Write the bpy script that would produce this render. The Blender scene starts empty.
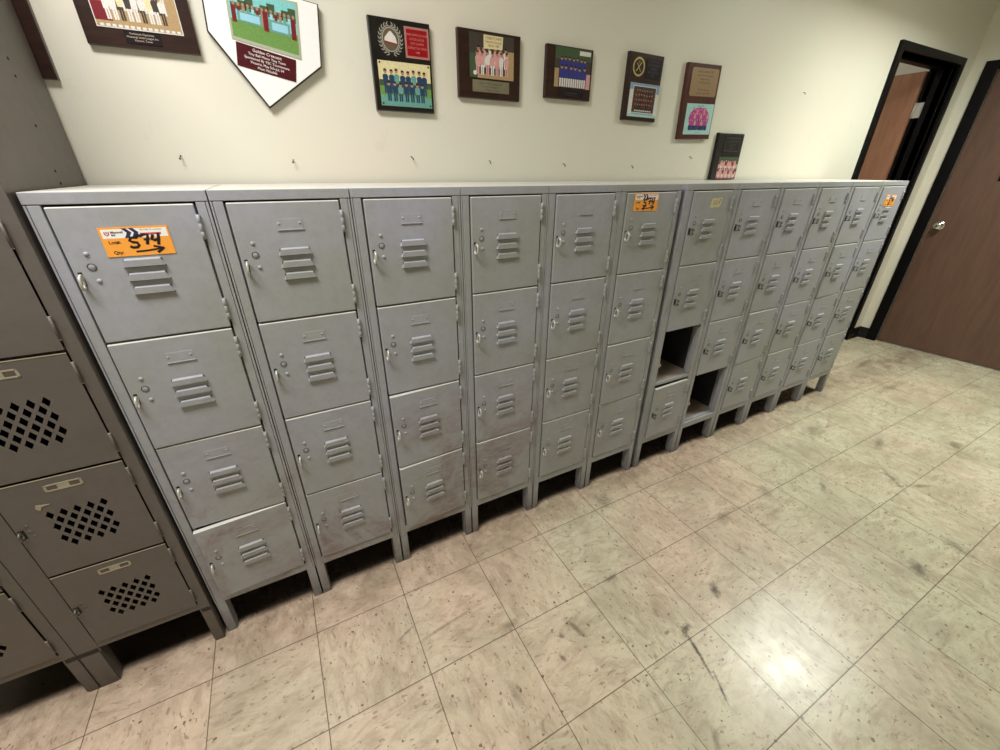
import bpy, bmesh, math, random
from mathutils import Vector, Matrix
random.seed(7)
C = bpy.context.scene.collection
PI = math.pi

# ------------------------------------------------------------------ materials
class NT:
    """tiny helper that chains shader nodes"""
    def __init__(s, mat):
        mat.use_nodes = True
        s.t = mat.node_tree; s.n = s.t.nodes; s.l = s.t.links
        s.b = s.n['Principled BSDF']
    def put(s, sock, v):
        if hasattr(v, 'is_output'): s.l.new(v, sock)
        else:
            try: sock.default_value = v
            except Exception: sock.default_value = (*v, 1) if len(v) == 3 else v
    def m(s, op, a, b=0.0, c=None, clamp=False):
        n = s.n.new('ShaderNodeMath'); n.operation = op; n.use_clamp = clamp
        s.put(n.inputs[0], a); s.put(n.inputs[1], b)
        if c is not None: s.put(n.inputs[2], c)
        return n.outputs[0]
    def vm(s, op, a, b=(0, 0, 0)):
        n = s.n.new('ShaderNodeVectorMath'); n.operation = op
        s.put(n.inputs[0], a); s.put(n.inputs[1], b)
        return n.outputs[0]
    def pos(s):
        return s.n.new('ShaderNodeNewGeometry').outputs['Position']
    def sep(s, v):
        n = s.n.new('ShaderNodeSeparateXYZ'); s.put(n.inputs[0], v); return n.outputs
    def comb(s, x, y, z):
        n = s.n.new('ShaderNodeCombineXYZ')
        for i, k in enumerate((x, y, z)): s.put(n.inputs[i], k)
        return n.outputs[0]
    def noise(s, v, scale, detail=4, rough=.55, dist=0, col=False):
        n = s.n.new('ShaderNodeTexNoise'); s.put(n.inputs['Vector'], v)
        n.inputs['Scale'].default_value = scale; n.inputs['Detail'].default_value = detail
        n.inputs['Roughness'].default_value = rough; n.inputs['Distortion'].default_value = dist
        return n.outputs['Color' if col else 'Fac']
    def ramp(s, f, stops):
        n = s.n.new('ShaderNodeValToRGB'); s.put(n.inputs[0], f)
        e = n.color_ramp.elements
        while len(e) > 1: e.remove(e[-1])
        e[0].position = stops[0][0]
        def cc(c): return (c, c, c, 1) if isinstance(c, (int, float)) else (*c, 1)
        e[0].color = cc(stops[0][1])
        for p, c in stops[1:]:
            k = e.new(p); k.color = cc(c)
        return n.outputs[0]
    def mix(s, f, a, b, mode='MIX'):
        n = s.n.new('ShaderNodeMix'); n.data_type = 'RGBA'; n.blend_type = mode
        s.put(n.inputs[0], f)
        s.put(n.inputs[6], a if hasattr(a, 'is_output') else (*a, 1))
        s.put(n.inputs[7], b if hasattr(b, 'is_output') else (*b, 1))
        return n.outputs[2]
    def bump(s, h, strength=.2, dist=.002):
        n = s.n.new('ShaderNodeBump'); s.put(n.inputs['Height'], h)
        n.inputs['Strength'].default_value = strength; n.inputs['Distance'].default_value = dist
        s.l.new(n.outputs[0], s.b.inputs['Normal'])
    def out(s, col=None, rough=None, metal=None, spec=None):
        if col is not None: s.put(s.b.inputs['Base Color'], col if hasattr(col, 'is_output') else (*col, 1))
        if rough is not None: s.put(s.b.inputs['Roughness'], rough)
        if metal is not None: s.put(s.b.inputs['Metallic'], metal)
        if spec is not None: s.put(s.b.inputs['Specular IOR Level'], spec)

def srgb(r, g, b):
    return tuple(((c / 255) / 12.92 if c / 255 <= .04045 else ((c / 255 + .055) / 1.055) ** 2.4) for c in (r, g, b))

MAT = {}
def mat(name, col=None, rough=.5, metal=0, vary=.06, scale=30, emit=None):
    if name in MAT: return MAT[name]
    m = bpy.data.materials.new(name); t = NT(m)
    p = t.pos()
    f = t.noise(p, scale, 3)
    a = tuple(c * (1 - vary) for c in col); b = tuple(min(1, c * (1 + vary)) for c in col)
    t.out(t.mix(f, a, b), rough, metal)
    if emit:
        t.put(t.b.inputs['Emission Color'], (*emit[0], 1)); t.b.inputs['Emission Strength'].default_value = emit[1]
    MAT[name] = m
    return m

def locker_paint(name, base, tint, stain, lo, hi):
    m = bpy.data.materials.new(name); t = NT(m)
    p = t.pos(); x, y, z = t.sep(p)
    big = t.noise(p, 2.3, 3, .6)
    col = t.mix(t.ramp(big, [(.38, 0), (.62, 1)]), base, tint)
    # grey gives way to an olive cast lower on the bank
    zz = t.m('MULTIPLY_ADD', z, -1.1, 1.35, clamp=True)
    col = t.mix(t.m('MULTIPLY', zz, .55), col, tint)
    # fine dirt mottling
    n2 = t.noise(p, 38, 6, .7)
    col = t.mix(t.ramp(n2, [(.35, .22), (.55, 0)]), col, tuple(c * .6 for c in base))
    # reddish brown scuffs on the lower doors, patchy
    sv = t.vm('MULTIPLY', p, (1, 1, .75))
    s1 = t.noise(sv, 4.2, 5, .72, .7)
    s2 = t.noise(t.vm('MULTIPLY', p, (1, 1, 2.5)), 17, 5, .75, 1.0)
    low = t.m('SUBTRACT', 1.0, t.m('MULTIPLY_ADD', z, 1 / (hi - lo), -lo / (hi - lo), clamp=True))
    sm = t.m('MULTIPLY', t.m('MULTIPLY', t.ramp(s1, [(.46, 0), (.60, 1)]), t.ramp(s2, [(.35, .15), (.6, 1)])), low)
    near = t.m('MULTIPLY_ADD', x, -1.2, 2.1, clamp=True)
    col = t.mix(t.m('MULTIPLY', t.m('MULTIPLY', sm, near), .62), col, stain)
    # thin dark scratches and rub marks
    s3 = t.noise(t.vm('MULTIPLY', p, (30, 1, 5)), 3.0, 4, .7, 1.6)
    col = t.mix(t.m('MULTIPLY', t.ramp(s3, [(.66, 0), (.70, .45), (.74, 0)]), .5), col, (.05, .05, .05))
    # floor grime on the feet
    ft = t.m('SUBTRACT', 1.0, t.m('MULTIPLY', z, 8.0), clamp=True)
    col = t.mix(t.m('MULTIPLY', ft, t.ramp(n2, [(.3, .2), (.6, .75)])), col, (.07, .055, .045))
    t.out(col, t.m('MULTIPLY_ADD', n2, .25, .33), 0, .45)
    t.bump(t.noise(p, 420, 2), .12, .0006)
    MAT[name] = m
    return m

grey = locker_paint('grey_paint', srgb(164, 166, 178), srgb(154, 156, 154), srgb(118, 86, 86), .45, .85)
brown = locker_paint('brown_paint', srgb(101, 94, 91), srgb(95, 89, 83), srgb(88, 80, 54), .1, .6)
inner_grey = mat('grey_inside', srgb(98, 96, 92), .5, 0, .18, 14)
inner_dark = mat('brown_inside', srgb(60, 54, 50), .6, 0, .15, 14)
steel = mat('worn_steel', srgb(196, 194, 186), .4, .35, .15, 200)
dirty_steel = mat('dark_latch_steel', srgb(108, 104, 98), .4, .6, .3, 300)
pale_metal = mat('pale_label_metal', srgb(165, 158, 138), .45, .3, .15, 200)
black_slot = mat('black_slot', srgb(14, 12, 12), .7)
shelf_dirt = mat('dirty_shelf', srgb(150, 135, 122), .6, 0, .35, 16)
chrome = mat('chrome', srgb(225, 225, 225), .12, 1, .02)
black_board = mat('black_lacquer', srgb(22, 18, 18), .3, 0, .2, 30)
white = mat('white_print', srgb(240, 238, 232), .5, 0, .02)
plate_white = mat('white_plate', srgb(243, 243, 241), .35, 0, .02)
ink = mat('black_ink', srgb(28, 16, 22), .5)
navy = mat('navy_ink', srgb(38, 42, 92), .5)
red_ink = mat('red_ink', srgb(190, 80, 90), .5)
orange = mat('orange_tag_paper', srgb(247, 165, 62), .55, 0, .04, 90)

def wood(name, a, b, rough=.35, axis=(1, 1, .12), sc=24):
    m = bpy.data.materials.new(name); t = NT(m)
    p = t.pos(); v = t.vm('MULTIPLY', p, axis)
    g = t.noise(v, sc, 6, .65, .6)
    col = t.mix(t.ramp(g, [(.3, 0), (.7, 1)]), a, b)
    big = t.noise(p, 2.2, 2)
    col = t.mix(t.m('MULTIPLY', big, .25), col, a)
    t.out(col, rough, 0, .4); t.bump(g, .08, .001)
    MAT[name] = m
    return m
plaque_wood = wood('walnut_plaque', srgb(36, 20, 17), srgb(58, 36, 28), .3, (.2, 1, 1), 60)
plaque_wood2 = wood('cherry_plaque', srgb(66, 34, 28), srgb(92, 52, 42), .3, (1, 1, .2), 60)
door_wood = wood('brown_door_veneer', srgb(90, 67, 55), srgb(108, 81, 67), .42)
door_wood2 = wood('light_brown_door_veneer', srgb(146, 104, 80), srgb(172, 126, 100), .42)
frame_black = mat('black_frame_paint', srgb(11, 9, 11), .42, 0, .25, 12)
frame_black.node_tree.nodes['Principled BSDF'].inputs['Specular IOR Level'].default_value = .15
base_black = mat('black_cove_base', srgb(24, 22, 24), .4, 0, .2, 12)

# wall paint
def wall_mat():
    m = bpy.data.materials.new('cream_wall'); t = NT(m); p = t.pos()
    big = t.noise(p, 1.6, 3)
    col = t.mix(t.ramp(big, [(.35, 0), (.65, 1)]), srgb(226, 220, 205), srgb(221, 221, 206))
    n = t.noise(p, 9, 5, .7)
    col = t.mix(t.ramp(n, [(.62, 0), (.8, .18)]), col, srgb(170, 160, 140))
    t.out(col, .42, 0, .4)
    t.bump(t.noise(p, 160, 3), .25, .0012)
    return m
wallm = wall_mat()
ceil_m = mat('ceiling_tile', srgb(225, 223, 214), .9, 0, .05, 60)

# floor: one foot vinyl composition tiles, worn
T = .3029; OX = .268; OY = -.145
def floor_mat():
    m = bpy.data.materials.new('vinyl_tile'); t = NT(m); p = t.pos(); x, y, z = t.sep(p)
    u = t.m('DIVIDE', t.m('SUBTRACT', x, OX), T); v = t.m('DIVIDE', t.m('SUBTRACT', y, OY), T)
    fu = t.m('FLOOR', u); fv = t.m('FLOOR', v)
    ru = t.m('FRACT', u); rv = t.m('FRACT', v)
    du = t.m('MINIMUM', ru, t.m('SUBTRACT', 1.0, ru)); dv = t.m('MINIMUM', rv, t.m('SUBTRACT', 1.0, rv))
    wob = t.m('MULTIPLY', t.noise(p, 7, 3), .004)
    d = t.m('SUBTRACT', t.m('MINIMUM', du, dv), wob)
    line = t.ramp(t.m('MULTIPLY', d, 50.0), [(.0, 1), (.09, .75), (.22, 0)])
    wn = t.n.new('ShaderNodeTexWhiteNoise'); t.put(wn.inputs['Vector'], t.comb(fu, fv, 3.0))
    rnd, rcol = wn.outputs['Value'], wn.outputs['Color']
    # warm near the lockers, greener out in the room
    big = t.noise(p, 1.1, 3, .6)
    g = t.m('ADD', t.m('MULTIPLY_ADD', x, .16, -.12), t.m('MULTIPLY', y, -.42))
    g = t.m('ADD', g, t.m('MULTIPLY_ADD', big, 2.0, -1.0))
    g = t.m('ADD', g, t.m('MULTIPLY_ADD', rnd, .14, -.07))
    base = t.mix(t.ramp(g, [(.1, 0), (.75, 1)]), srgb(216, 194, 172), srgb(203, 200, 173))
    base = t.mix(t.m('MULTIPLY', rnd, .10), base, srgb(176, 164, 140))
    # marbled streaks, direction alternates from tile to tile
    par = t.m('MODULO', t.m('ABSOLUTE', t.m('ADD', fu, fv)), 2.0)
    va = t.vm('ADD', t.vm('MULTIPLY', p, (11, 26, 1)), rcol)
    vb = t.vm('ADD', t.vm('MULTIPLY', p, (26, 11, 1)), rcol)
    st = t.mix(par, va, vb)
    s1 = t.noise(st, 1.0, 5, .65, 1.2)
    base = t.mix(t.ramp(s1, [(.46, 0), (.66, .48)]), base, srgb(156, 132, 110))
    base = t.mix(t.ramp(s1, [(.25, .30), (.42, 0)]), base, srgb(228, 222, 200))
    s2 = t.noise(t.vm('MULTIPLY', st, (3.2, 3.2, 1)), 1.0, 4, .7, .6)
    base = t.mix(t.ramp(s2, [(.60, 0), (.66, .62)]), base, srgb(128, 100, 84))
    # small dark flecks
    vo = t.n.new('ShaderNodeTexVoronoi'); vo.inputs['Scale'].default_value = 48; t.put(vo.inputs['Vector'], t.vm('ADD', p, t.vm('MULTIPLY', t.noise(p, 30, 2, col=True), (.02, .02, 0))))
    cx_, cy_, cz_ = t.sep(vo.outputs['Color'])
    fl = t.m('MULTIPLY', t.m('LESS_THAN', vo.outputs['Distance'], t.m('MULTIPLY', cy_, .22)), t.m('GREATER_THAN', cx_, .45))
    base = t.mix(t.m('MULTIPLY', fl, .75), base, srgb(88, 58, 46))
    vo2 = t.n.new('ShaderNodeTexVoronoi'); vo2.inputs['Scale'].default_value = 105; t.put(vo2.inputs['Vector'], t.vm('ADD', t.vm('MULTIPLY', st, (.03, .03, 1)), t.vm('MULTIPLY', t.noise(p, 60, 2, col=True), (.008, .008, 0))))
    c2x, c2y, c2z = t.sep(vo2.outputs['Color'])
    fl2 = t.m('MULTIPLY', t.m('LESS_THAN', vo2.outputs['Distance'], t.m('MULTIPLY', c2y, .30)), t.m('GREATER_THAN', c2x, .55))
    base = t.mix(t.m('MULTIPLY', fl2, .5), base, srgb(132, 92, 76))
    # broad grubby patches
    w1 = t.noise(p, 3.1, 6, .72, .5)
    base = t.mix(t.ramp(w1, [(.46, 0), (.66, .45)]), base, srgb(138, 126, 102))
    # dirt along the foot of the lockers
    ed = t.m('MULTIPLY_ADD', t.m('ABSOLUTE', t.m('ADD', y, -.02)), -4.5, 1.0, clamp=True)
    base = t.mix(t.m('MULTIPLY', ed, t.ramp(t.noise(p, 12, 5, .7), [(.35, .1), (.65, .75)])), base, srgb(120, 100, 84))
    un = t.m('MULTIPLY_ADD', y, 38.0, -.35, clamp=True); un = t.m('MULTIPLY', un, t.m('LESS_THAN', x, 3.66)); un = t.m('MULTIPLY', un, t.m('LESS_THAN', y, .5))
    base = t.mix(t.m('MULTIPLY', un, .93), base, srgb(40, 32, 27))  # shade under the lockers, painted into the floor colour
    # individual scuffs and stains: cx, cy, half length, half width, angle, strength
    nz = t.noise(p, 55, 4, .7)
    marks = [(1.616, -.672, .036, .018, .9, .75), (1.398, -.722, .028, .012, .3, .7), (1.374, -.775, .05, .0075, 1.35, .8), (1.358, -.83, .05, .006, 1.25, .8), (1.342, -.90, .045, .005, 1.12, .75),
             (1.33, -.70, .012, .006, .2, .5), (2.42, -.99, .05, .028, .5, .6), (3.669, -.716, .05, .03, .2, .5), (2.981, -.69, .11, .016, .9, .42), (3.05, -.78, .06, .012, -.4, .42),
             (1.062, -.545, .012, .042, .3, .5), (1.00, -.54, .010, .014, .3, .5), (.965, -.60, .008, .016, .2, .6), (.66, -.325, .12, .006, .12, .35), (.54, -.285, .05, .006, .4, .3),
             (1.30, -.45, .03, .012, .2, .5), (1.97, -.45, .06, .03, .3, .32), (2.30, -.44, .05, .03, 1.2, .32), (1.63, -1.02, .12, .0022, 1.5, .35), (1.15, -.86, .09, .002, -.2, .3),
             (2.7, -1.02, .07, .03, 1.3, .35), (1.22, -.97, .03, .012, .8, .4), (1.55, -.12, .05, .05, 0, .3), (2.6, -.55, .05, .014, .6, .42), (3.3, -.5, .09, .02, .3, .4), (3.1, -.25, .12, .05, .2, .3),
             (4.5, .1, .2, .02, .1, .35), (4.2, -.2, .25, .03, 0, .3), (4.9, .0, .16, .02, .2, .3), (4.0, -.9, .14, .05, .4, .35), (.86, -.43, .04, .02, .2, .35), (.78, -.62, .015, .05, 0.2, .3)]
    for cx, cy, rx, ry, an, k in marks:
        dx = t.m('SUBTRACT', x, cx); dy = t.m('SUBTRACT', y, cy); c, s_ = math.cos(an), math.sin(an)
        a = t.m('DIVIDE', t.m('ADD', t.m('MULTIPLY', dx, c), t.m('MULTIPLY', dy, s_)), rx)
        b = t.m('DIVIDE', t.m('SUBTRACT', t.m('MULTIPLY', dy, c), t.m('MULTIPLY', dx, s_)), ry)
        r = t.m('SQRT', t.m('ADD', t.m('MULTIPLY', a, a), t.m('MULTIPLY', b, b)))
        f = t.m('SUBTRACT', t.m('ADD', 1.5, t.m('MULTIPLY_ADD', nz, 2.4, -1.5)), r, clamp=True)
        base = t.mix(t.m('MULTIPLY', f, min(1, k * 1.25)), base, srgb(74, 62, 48))
    base = t.mix(t.m('MULTIPLY', line, .85), base, srgb(84, 66, 46))
    rg = t.m('ADD', t.m('MULTIPLY', w1, .22), t.m('MULTIPLY_ADD', t.noise(p, 18, 4, .7), .18, .085))
    t.out(base, rg, 0, .5)
    h = t.m('ADD', t.m('MULTIPLY', t.noise(p, 5, 2), 3.0), t.m('ADD', t.m('MULTIPLY', t.noise(p, 90, 3), .25), t.m('MULTIPLY', line, -.6)))
    t.bump(h, .22, .0016)
    return m
floor_m = floor_mat()

# ------------------------------------------------------------------ mesh helpers
def box(bm, a, b, mi=0, bev=0):
    x0, y0, z0 = a; x1, y1, z1 = b
    vs = [bm.verts.new(p) for p in ((x0, y0, z0), (x1, y0, z0), (x1, y1, z0), (x0, y1, z0), (x0, y0, z1), (x1, y0, z1), (x1, y1, z1), (x0, y1, z1))]
    fs = [bm.faces.new([vs[i] for i in q]) for q in ((3, 2, 1, 0), (4, 5, 6, 7), (0, 1, 5, 4), (1, 2, 6, 5), (2, 3, 7, 6), (3, 0, 4, 7))]
    for f in fs: f.material_index = mi
    if bev:
        es = list({e for f in fs for e in f.edges})
        r = bmesh.ops.bevel(bm, geom=es, offset=bev, segments=2, profile=.5, affect='EDGES')
        for f in r['faces']: f.material_index = mi
    return vs

def prism(bm, pts, y0, y1, mi=0, bev=0):
    """polygon pts in (x, z), counter-clockwise seen from -y, extruded y0..y1"""
    a = [bm.verts.new((p[0], y0, p[1])) for p in pts]; b = [bm.verts.new((p[0], y1, p[1])) for p in pts]
    n = len(pts); fs = [bm.faces.new(a), bm.faces.new(b[::-1])]
    for i in range(n):
        j = (i + 1) % n; fs.append(bm.faces.new((a[j], a[i], b[i], b[j])))
    for f in fs: f.material_index = mi
    if bev:
        es = [e for e in fs[0].edges]
        r = bmesh.ops.bevel(bm, geom=es, offset=bev, segments=2, profile=.5, affect='EDGES')
        for f in r['faces']: f.material_index = mi

def tube(bm, pts, r, seg=8, mi=0, closed=False):
    pts = [Vector(p) for p in pts]; n = len(pts); rings = []
    for i, p in enumerate(pts):
        if closed: d = pts[(i + 1) % n] - pts[i - 1]
        else: d = pts[min(i + 1, n - 1)] - pts[max(i - 1, 0)]
        d.normalize(); u = d.cross(Vector((0.13, .2, 1)))
        if u.length < .1: u = d.cross(Vector((1, 0, 0)))
        u.normalize(); w = d.cross(u)
        rr = r[i] if isinstance(r, (list, tuple)) else r
        rings.append([bm.verts.new(p + rr * (math.cos(2 * PI * k / seg) * u + math.sin(2 * PI * k / seg) * w)) for k in range(seg)])
    m = n if closed else n - 1
    for i in range(m):
        A, B = rings[i], rings[(i + 1) % n]
        for k in range(seg):
            f = bm.faces.new((A[k], A[(k + 1) % seg], B[(k + 1) % seg], B[k])); f.material_index = mi; f.smooth = True
    if not closed:
        for rg, rev in ((rings[0], True), (rings[-1], False)):
            f = bm.faces.new(rg[::-1] if rev else rg); f.material_index = mi

def dome(bm, c, r, h, seg=12, mi=0):
    """low rivet head standing on plane y=c.y towards -y"""
    prev = None
    for k in range(4):
        a = k / 3 * PI / 2; rr = r * math.cos(a); yy = c[1] - h * math.sin(a)
        if k == 3:
            v = bm.verts.new((c[0], yy, c[2]))
            for i in range(seg):
                f = bm.faces.new((prev[i], prev[(i + 1) % seg], v)); f.smooth = True; f.material_index = mi
        else:
            ring = [bm.verts.new((c[0] + rr * math.cos(2 * PI * i / seg), yy, c[2] + rr * math.sin(2 * PI * i / seg))) for i in range(seg)]
            if prev:
                for i in range(seg):
                    f = bm.faces.new((prev[i], prev[(i + 1) % seg], ring[(i + 1) % seg], ring[i])); f.smooth = True; f.material_index = mi
            prev = ring

def lathe(bm, prof, seg=24, mi=0, axis='y'):
    """prof: (radius, distance) around local axis"""
    rings = []
    for r, d in prof:
        ring = []
        for i in range(seg):
            a = 2 * PI * i / seg; p = (r * math.cos(a), d, r * math.sin(a)) if axis == 'y' else (d, r * math.cos(a), r * math.sin(a))
            ring.append(bm.verts.new(p))
        rings.append(ring)
    for A, B in zip(rings, rings[1:]):
        for i in range(seg):
            f = bm.faces.new((A[i], A[(i + 1) % seg], B[(i + 1) % seg], B[i])); f.smooth = True; f.material_index = mi
    bm.faces.new(rings[0]).material_index = mi; bm.faces.new(rings[-1][::-1]).material_index = mi

def obj(name, bm, mats, parent=None, loc=(0, 0, 0), rot=(0, 0, 0), fix=True):
    if fix: bmesh.ops.recalc_face_normals(bm, faces=bm.faces)
    me = bpy.data.meshes.new(name); bm.to_mesh(me); bm.free()
    for m in (mats if isinstance(mats, (list, tuple)) else [mats]): me.materials.append(m)
    o = bpy.data.objects.new(name, me); C.objects.link(o)
    o.location = loc; o.rotation_euler = rot
    if parent: o.parent = parent
    return o

def thing(name, label, cat, loc=(0, 0, 0), group=None, rz=0):
    o = bpy.data.objects.new(name, None); C.objects.link(o); o.empty_display_size = .05
    o.location = loc; o.rotation_euler = (0, 0, rz)
    o['label'] = label; o['category'] = cat
    if group: o['group'] = group
    return o
def struct(o):
    o['kind'] = 'structure'; return o

def text_bm(bm, s, size, cx, cz, y, mi, align='CENTER', sx=1, wt=0):
    cu = bpy.data.curves.new('lettering', 'FONT'); cu.body = s; cu.size = size; cu.align_x = align
    cu.offset = wt; cu.resolution_u = 3
    to = bpy.data.objects.new('lettering', cu); C.objects.link(to)
    dg = bpy.context.evaluated_depsgraph_get(); dg.update()
    me = bpy.data.meshes.new_from_object(to.evaluated_get(dg))
    vs = [bm.verts.new((cx + v.co.x * sx, y, cz + v.co.y)) for v in me.vertices]
    for p in me.polygons:
        try: f = bm.faces.new([vs[i] for i in p.vertices]); f.material_index = mi
        except ValueError: pass
    bpy.data.objects.remove(to); bpy.data.curves.remove(cu); bpy.data.meshes.remove(me)

def poly(bm, pts, y, mi):
    f = bm.faces.new([bm.verts.new((p[0], y, p[1])) for p in pts]); f.material_index = mi
def rect(bm, x0, z0, x1, z1, y, mi): poly(bm, [(x0, z0), (x1, z0), (x1, z1), (x0, z1)], y, mi)
def disc(bm, cx, cz, rx, rz, y, mi, n=10): poly(bm, [(cx + rx * math.cos(2 * PI * i / n), cz + rz * math.sin(2 * PI * i / n)) for i in range(n)], y, mi)
def stroke(bm, pts, w, y, mi):
    """flat pen stroke"""
    L = []; R_ = []
    for i, p in enumerate(pts):
        a = pts[max(i - 1, 0)]; b = pts[min(i + 1, len(pts) - 1)]
        dx, dz = b[0] - a[0], b[1] - a[1]; l = math.hypot(dx, dz) or 1
        nx, nz = -dz / l * w / 2, dx / l * w / 2
        L.append(bm.verts.new((p[0] + nx, y, p[1] + nz))); R_.append(bm.verts.new((p[0] - nx, y, p[1] - nz)))
    for i in range(len(pts) - 1):
        f = bm.faces.new((L[i], R_[i], R_[i + 1], L[i + 1])); f.material_index = mi

# ------------------------------------------------------------------ room shell
YW = .46; XR = 5.2; XL = -1.9; YF = -3.6; ZC = 2.72
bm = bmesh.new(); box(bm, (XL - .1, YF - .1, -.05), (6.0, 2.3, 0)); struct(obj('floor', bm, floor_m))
bm = bmesh.new(); box(bm, (XL - .1, YF - .1, ZC), (6.0, 2.3, ZC + .05)); struct(obj('ceiling', bm, ceil_m))
DX0, DX1, DZ = 4.110, 4.985, 2.098
bm = bmesh.new()
box(bm, (XL, YW, 0), (DX0, YW + .14, ZC)); box(bm, (DX0, YW, DZ), (DX1, YW + .14, ZC)); box(bm, (DX1, YW, 0), (XR + .4, YW + .14, ZC))
struct(obj('wall_back', bm, wallm))
bm = bmesh.new(); box(bm, (XL - .1, YF, 0), (XL, YW + .14, ZC)); struct(obj('wall_left', bm, wallm))
bm = bmesh.new(); box(bm, (XL - .1, YF - .1, 0), (6.0, YF, ZC)); struct(obj('wall_front', bm, wallm))
# right wall, a few degrees off square
SL = math.radians(6.0)
wr = thing('wall_right', 'cream side wall around the brown door', 'wall', (XR, YW, 0), rz=SL)
del wr['label']; del wr['category']
bm = bmesh.new()
D2A, D2B, D2Z = -.145, -1.0, 2.075          # door 2 opening along local y
box(bm, (0, D2A, 0), (.14, 0, ZC)); box(bm, (0, D2B, D2Z), (.14, D2A, ZC)); box(bm, (0, -4.3, 0), (.14, D2B, ZC))
bpy.data.objects.remove(wr)
wr = struct(obj('wall_right', bm, wallm, None, (XR, YW, 0), (0, 0, SL)))
# room seen through the open doorway
bm = bmesh.new(); box(bm, (3.3, 2.1, 0), (6, 2.2, ZC)); box(bm, (3.2, .6, 0), (3.3, 2.2, ZC)); box(bm, (5.42, .6, 0), (5.5, 2.2, ZC))
struct(obj('wall_beyond_doorway', bm, wallm))
bm = bmesh.new()
pts = [(XL, 0.0), (DX0 - .05, 0.0)]
for a, b in ((XL, DX0 - .05), (DX1 + .055, XR)):
    prof = [(YW, .1), (YW - .004, .098), (YW - .005, .02), (YW - .014, .004), (YW - .016, 0), (YW, 0)]
    A = [bm.verts.new((a, p, q)) for p, q in prof]; B = [bm.verts.new((b, p, q)) for p, q in prof]
    bm.faces.new(A); bm.faces.new(B[::-1])
    for i in range(len(prof)):
        j = (i + 1) % len(prof); bm.faces.new((A[i], A[j], B[j], B[i]))
struct(obj('baseboard_back', bm, base_black))
bm = bmesh.new(); box(bm, (-.006, D2A + .072, 0), (0, 0, .1), 0, .002); box(bm, (-.016, D2A + .072, 0), (0, 0, .006), 0, .002)
box(bm, (-.006, -4.0, 0), (0, D2B - .06, .1), 0, .002)
struct(obj('baseboard_right', bm, base_black, None, (XR, YW, 0), (0, 0, SL)))

# door 1: open doorway with its leaf swung away
d1 = struct(bpy.data.objects.new('door_1', None)); C.objects.link(d1); d1.location = (DX0, YW, 0)
bm = bmesh.new()
w = DX1 - DX0; f = .05
box(bm, (-f, -.018, 0), (0, .16, DZ + .043), 0, .002)          # left jamb and casing
box(bm, (w, -.018, 0), (w + f, .16, DZ + .043), 0, .002)
box(bm, (0, -.018, DZ), (w, .16, DZ + .043), 0, .002)
box(bm, (0, .07, 0), (.014, .105, DZ), 0, .001); box(bm, (w - .014, .07, 0), (w, .105, DZ), 0, .001); box(bm, (0, .07, DZ - .014), (w, .105, DZ), 0, .001)
box(bm, (w - .006, .02, 0), (w, .03, DZ), 0, .001)
obj('door_frame', bm, frame_black, d1)
bm = bmesh.new(); box(bm, (0, 0, .012), (.042, .84, 2.09), 0, .0015)
leaf = obj('door_leaf', bm, door_wood2, d1, (w - .020, .166, 0), (0, 0, 0))
for z in (1.84, 1.05, .25):
    bm = bmesh.new(); box(bm, (-.003, 0, -.05), (0, .05, .05), 0, .0008)
    tube(bm, [(-.006, .054, -.052), (-.006, .054, .052)], .006, 10)
    for zz in (-.03, 0, .03): box(bm, (-.004, .02, zz - .004), (-.0025, .028, zz + .004), 0, .0004)
    obj('hinge', bm, steel, d1, (w, .108, z))

# door 2: closed brown door in the side wall
d2 = struct(bpy.data.objects.new('door_2', None)); C.objects.link(d2); d2.location = (XR, YW, 0); d2.rotation_euler = (0, 0, SL)
bm = bmesh.new()
box(bm, (-.018, D2A, 0), (.12, D2A + .072, D2Z + .055), 0, .002)
box(bm, (-.018, D2B - .05, 0), (.12, D2B, D2Z + .055), 0, .002)
box(bm, (-.018, D2B, D2Z), (.12, D2A, D2Z + .055), 0, .002)
box(bm, (.07, D2B, 0), (.12, D2B + .015, D2Z), 0, .001); box(bm, (.07, D2A - .015, 0), (.12, D2A, D2Z), 0, .001)
obj('door_frame', bm, frame_black, d2)
bm = bmesh.new(); box(bm, (.022, D2B + .004, .008), (.064, D2A - .004, D2Z - .004), 0, .0015)
obj('door_leaf', bm, door_wood, d2)
bm = bmesh.new()
lathe(bm, [(.001, .0), (.034, .0), (.034, -.005), (.028, -.009), (.012, -.012), (.011, -.03), (.02, -.036), (.027, -.046), (.028, -.056), (.022, -.066), (.009, -.069), (.001, -.0695)], 28, 0, 'x')
obj('door_knob', bm, chrome, d2, (.022, D2A - .07, 1.03))
bm = bmesh.new(); box(bm, (0, -.09, 0), (.003, 0, .055), 0, .001)
obj('door_plate', bm, frame_black, d2, (.0185, -.41, 1.36))

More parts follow.
